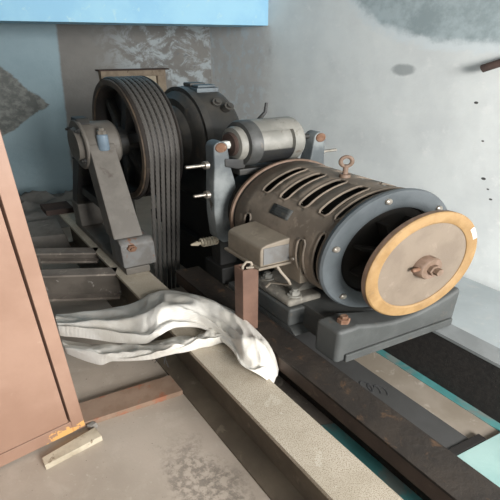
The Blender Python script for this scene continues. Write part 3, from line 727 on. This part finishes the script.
# terminal box
tb = MB().prism([(.775, .650), (.892, .650), (.892, .765), (.86, .762), (.80, .752), (.78, .742), (.775, .728)], 'u', -1.445, -1.228).build('terminal_box', 'boxgrey', mo, .006, 3)
MB().box(-1.455, -1.222, .765, .893, .638, .6505).build('flange', 'boxgrey', tb, .003)
MB().box(-1.2285, -1.225, .785, .885, .66, .738).build('end_plate', 'greyblue', tb, .001)
MB().prism([(.892, .56), (.93, .56), (.93, .79), (.892, .79)], 'u', -1.43, -1.17).build('box_mounting_plate', 'boxgrey', mo, .005)
b = MB(); bolt(b, 'v', (-1.195, .68), .893, .880, .012); b.build('screw', 'steel', mo)
# feet
for s in (0, 1):
    v0_, v1_ = ((.868, 1.01), (1.27, 1.412))[s]
    ft = MB().box(-1.45, -1.19, v0_, v1_, .425, .462).build('motor_foot', 'footgrey', mo, .014, 3)
    vw = ((.93, 1.05), (1.23, 1.35))[s]
    m = MB()
    a, b_ = (vw[0], vw[1]) if s == 0 else (vw[1], vw[0])
    m.prism([(a, .462), (b_, .462), (b_, .55), ((a + b_) / 2, .53)], 'u', -1.42, -1.24).build('foot_web', 'footgrey', mo, .006)
    vb = (.915, 1.365)[s]
    for ub in (-1.40, -1.225):
        b = MB(); b.lathe('h', (ub, vb), [(.461, 0), (.461, .026), (.467, .026), (.467, .012)], 20)
        bolt(b, 'h', (ub, vb), .467, .487, .018, .011).build('bolt', 'solenoid', ft)
# loose cable end hanging from the terminal box
tag(MB().tube([(-1.245, .845, .640), (-1.22, .85, .61), (-1.19, .86, .58), (-1.20, .875, .55), (-1.23, .88, .53), (-1.27, .875, .515), (-1.31, .87, .50), (-1.33, .865, .4665)], .005, 8).build('loose_cord', 'wire'),
    'thin pale cord hanging from the terminal box down to the motor foot', 'cord')

# ------------------------------------------------------------------ brown square post and its wire
ps = thing('square_post', (-1.285, .76, .3), 'brown square steel post standing on the rusty beam in front of the terminal box', 'post')
o = MB()
sq = lambda e, h: [(-1.315 + e, .727 + e, h), (-1.258 - e, .727 + e, h), (-1.258 - e, .787 - e, h), (-1.315 + e, .787 - e, h)]
o.quad_strip([sq(0, .3), sq(0, .634), sq(.006, .634), sq(.006, .59)], True, True)
o.build('tube', 'post', ps, .0015, 1)
w = [(-1.165, .672, .705), (-1.155, .668, .735), (-1.15, .678, .755), (-1.148, .694, .75), (-1.15, .70, .73), (-1.155, .69, .722), (-1.15, .68, .725), (-1.14, .70, .727), (-1.14, .722, .735), (-1.15, .735, .725)]
w2 = []
w = [(p[0] - .115, p[1] + .066, p[2] - .085) for p in w]
for i in range(len(w) - 1):
    for k in range(4):
        t = k / 4; w2.append(tuple(w[i][j] * (1 - t) + w[i + 1][j] * t for j in range(3)))
tag(MB().tube(w2 + [w[-1]], .0045, 8).build('twisted_wire', 'wire'), 'twisted pale wire looped over the top of the brown post', 'wire')

# ------------------------------------------------------------------ white woven sack thrown over the beam
def smooth_grid(G, nu, nv):
    def cr(p0, p1, p2, p3, t):
        return tuple(0.5 * ((2 * b) + (-a + c) * t + (2 * a - 5 * b + 4 * c - d) * t * t + (-a + 3 * b - 3 * c + d) * t ** 3) for a, b, c, d in zip(p0, p1, p2, p3))
    def line(P_, n):
        out = []; m = len(P_)
        for i in range(n + 1):
            x = i / n * (m - 1); k = min(int(x), m - 2); t = x - k
            out.append(cr(P_[max(k - 1, 0)], P_[k], P_[k + 1], P_[min(k + 2, m - 1)], t))
        return out
    rows = [line(r, nv) for r in G]
    cols = [line([r[j] for r in rows], nu) for j in range(nv + 1)]
    return [[cols[j][i] for j in range(nv + 1)] for i in range(nu + 1)]
def ruffle(g, seed, amp):
    out = []
    nu = len(g); nv = len(g[0])
    for i, r in enumerate(g):
        row = []
        for j, p in enumerate(r):
            s = i / (nu - 1); t = j / (nv - 1)
            # a few long soft folds that fan out, with sharp crumples between them
            q = noise.noise(Vector((s * 3.2 + t * 1.3, t * 2.6 - s * .8, seed)))
            f = 1.1 * (1 - 2.4 * abs(q)) - .5
            q2 = noise.noise(Vector((s * 7 - t * 2, t * 3.4 + s * 2, seed + 3)))
            f += .55 * (1 - 2.6 * abs(q2)) - .25 + .22 * noise.noise(Vector((s * 26, t * 10, seed + 5)))
            e = min(1, 6 * t, 6 * (1 - t)) * .8 + .2
            row.append((p[0], p[1], p[2] + amp * f * e))
        out.append(row)
    return out
def tubeify(g, drop):
    """close the sheet underneath so that the sack has a lower side"""
    out = []
    for r in g:
        n = len(r)
        under = []
        for k in range(1, 6):
            t = 1 - k / 6.0
            a, b_ = r[0], r[-1]
            x = [a[i] * (1 - t) + b_[i] * t for i in range(3)]
            x[2] -= drop * math.sin(PI * t)
            under.append(tuple(x))
        out.append(list(r) + under)
    return out
sk = thing('woven_sack', (-1.4, .45, .3), 'crumpled white woven plastic sack draped over the speckled beam', 'sack')
mb = MB(); gg = tubeify(ruffle(smooth_grid(SACK_BODY, 110, 26), 1.0, .036), .004)
mb.quad_strip(gg, True, True); mb.build('sack_body', 'sack', sk, angle=60, subd=1)
mb = MB(); gg = tubeify(ruffle(smooth_grid(SACK_FLAP, 70, 18), 7.0, .024), .004)
mb.quad_strip(gg, True, True); mb.build('sack_flap', 'sack', sk, angle=60, subd=1)
random.seed(11)
mb = MB()
for k in range(14):
    u = -1.42 + .09 * random.random(); v = .40 + .07 * random.random(); h = .245
    L_ = .03 + .05 * random.random(); a = random.random() * 6.28
    mb.tube([(u, v, h), (u + .02 * math.cos(a), v + .015 * math.sin(a), h - L_ * .5), (u + .03 * math.cos(a + 1), v + .02 * math.sin(a + 1), h - L_)], .0011, 4)
mb.build('frayed_threads', 'ink', sk)['kind'] = 'stuff'
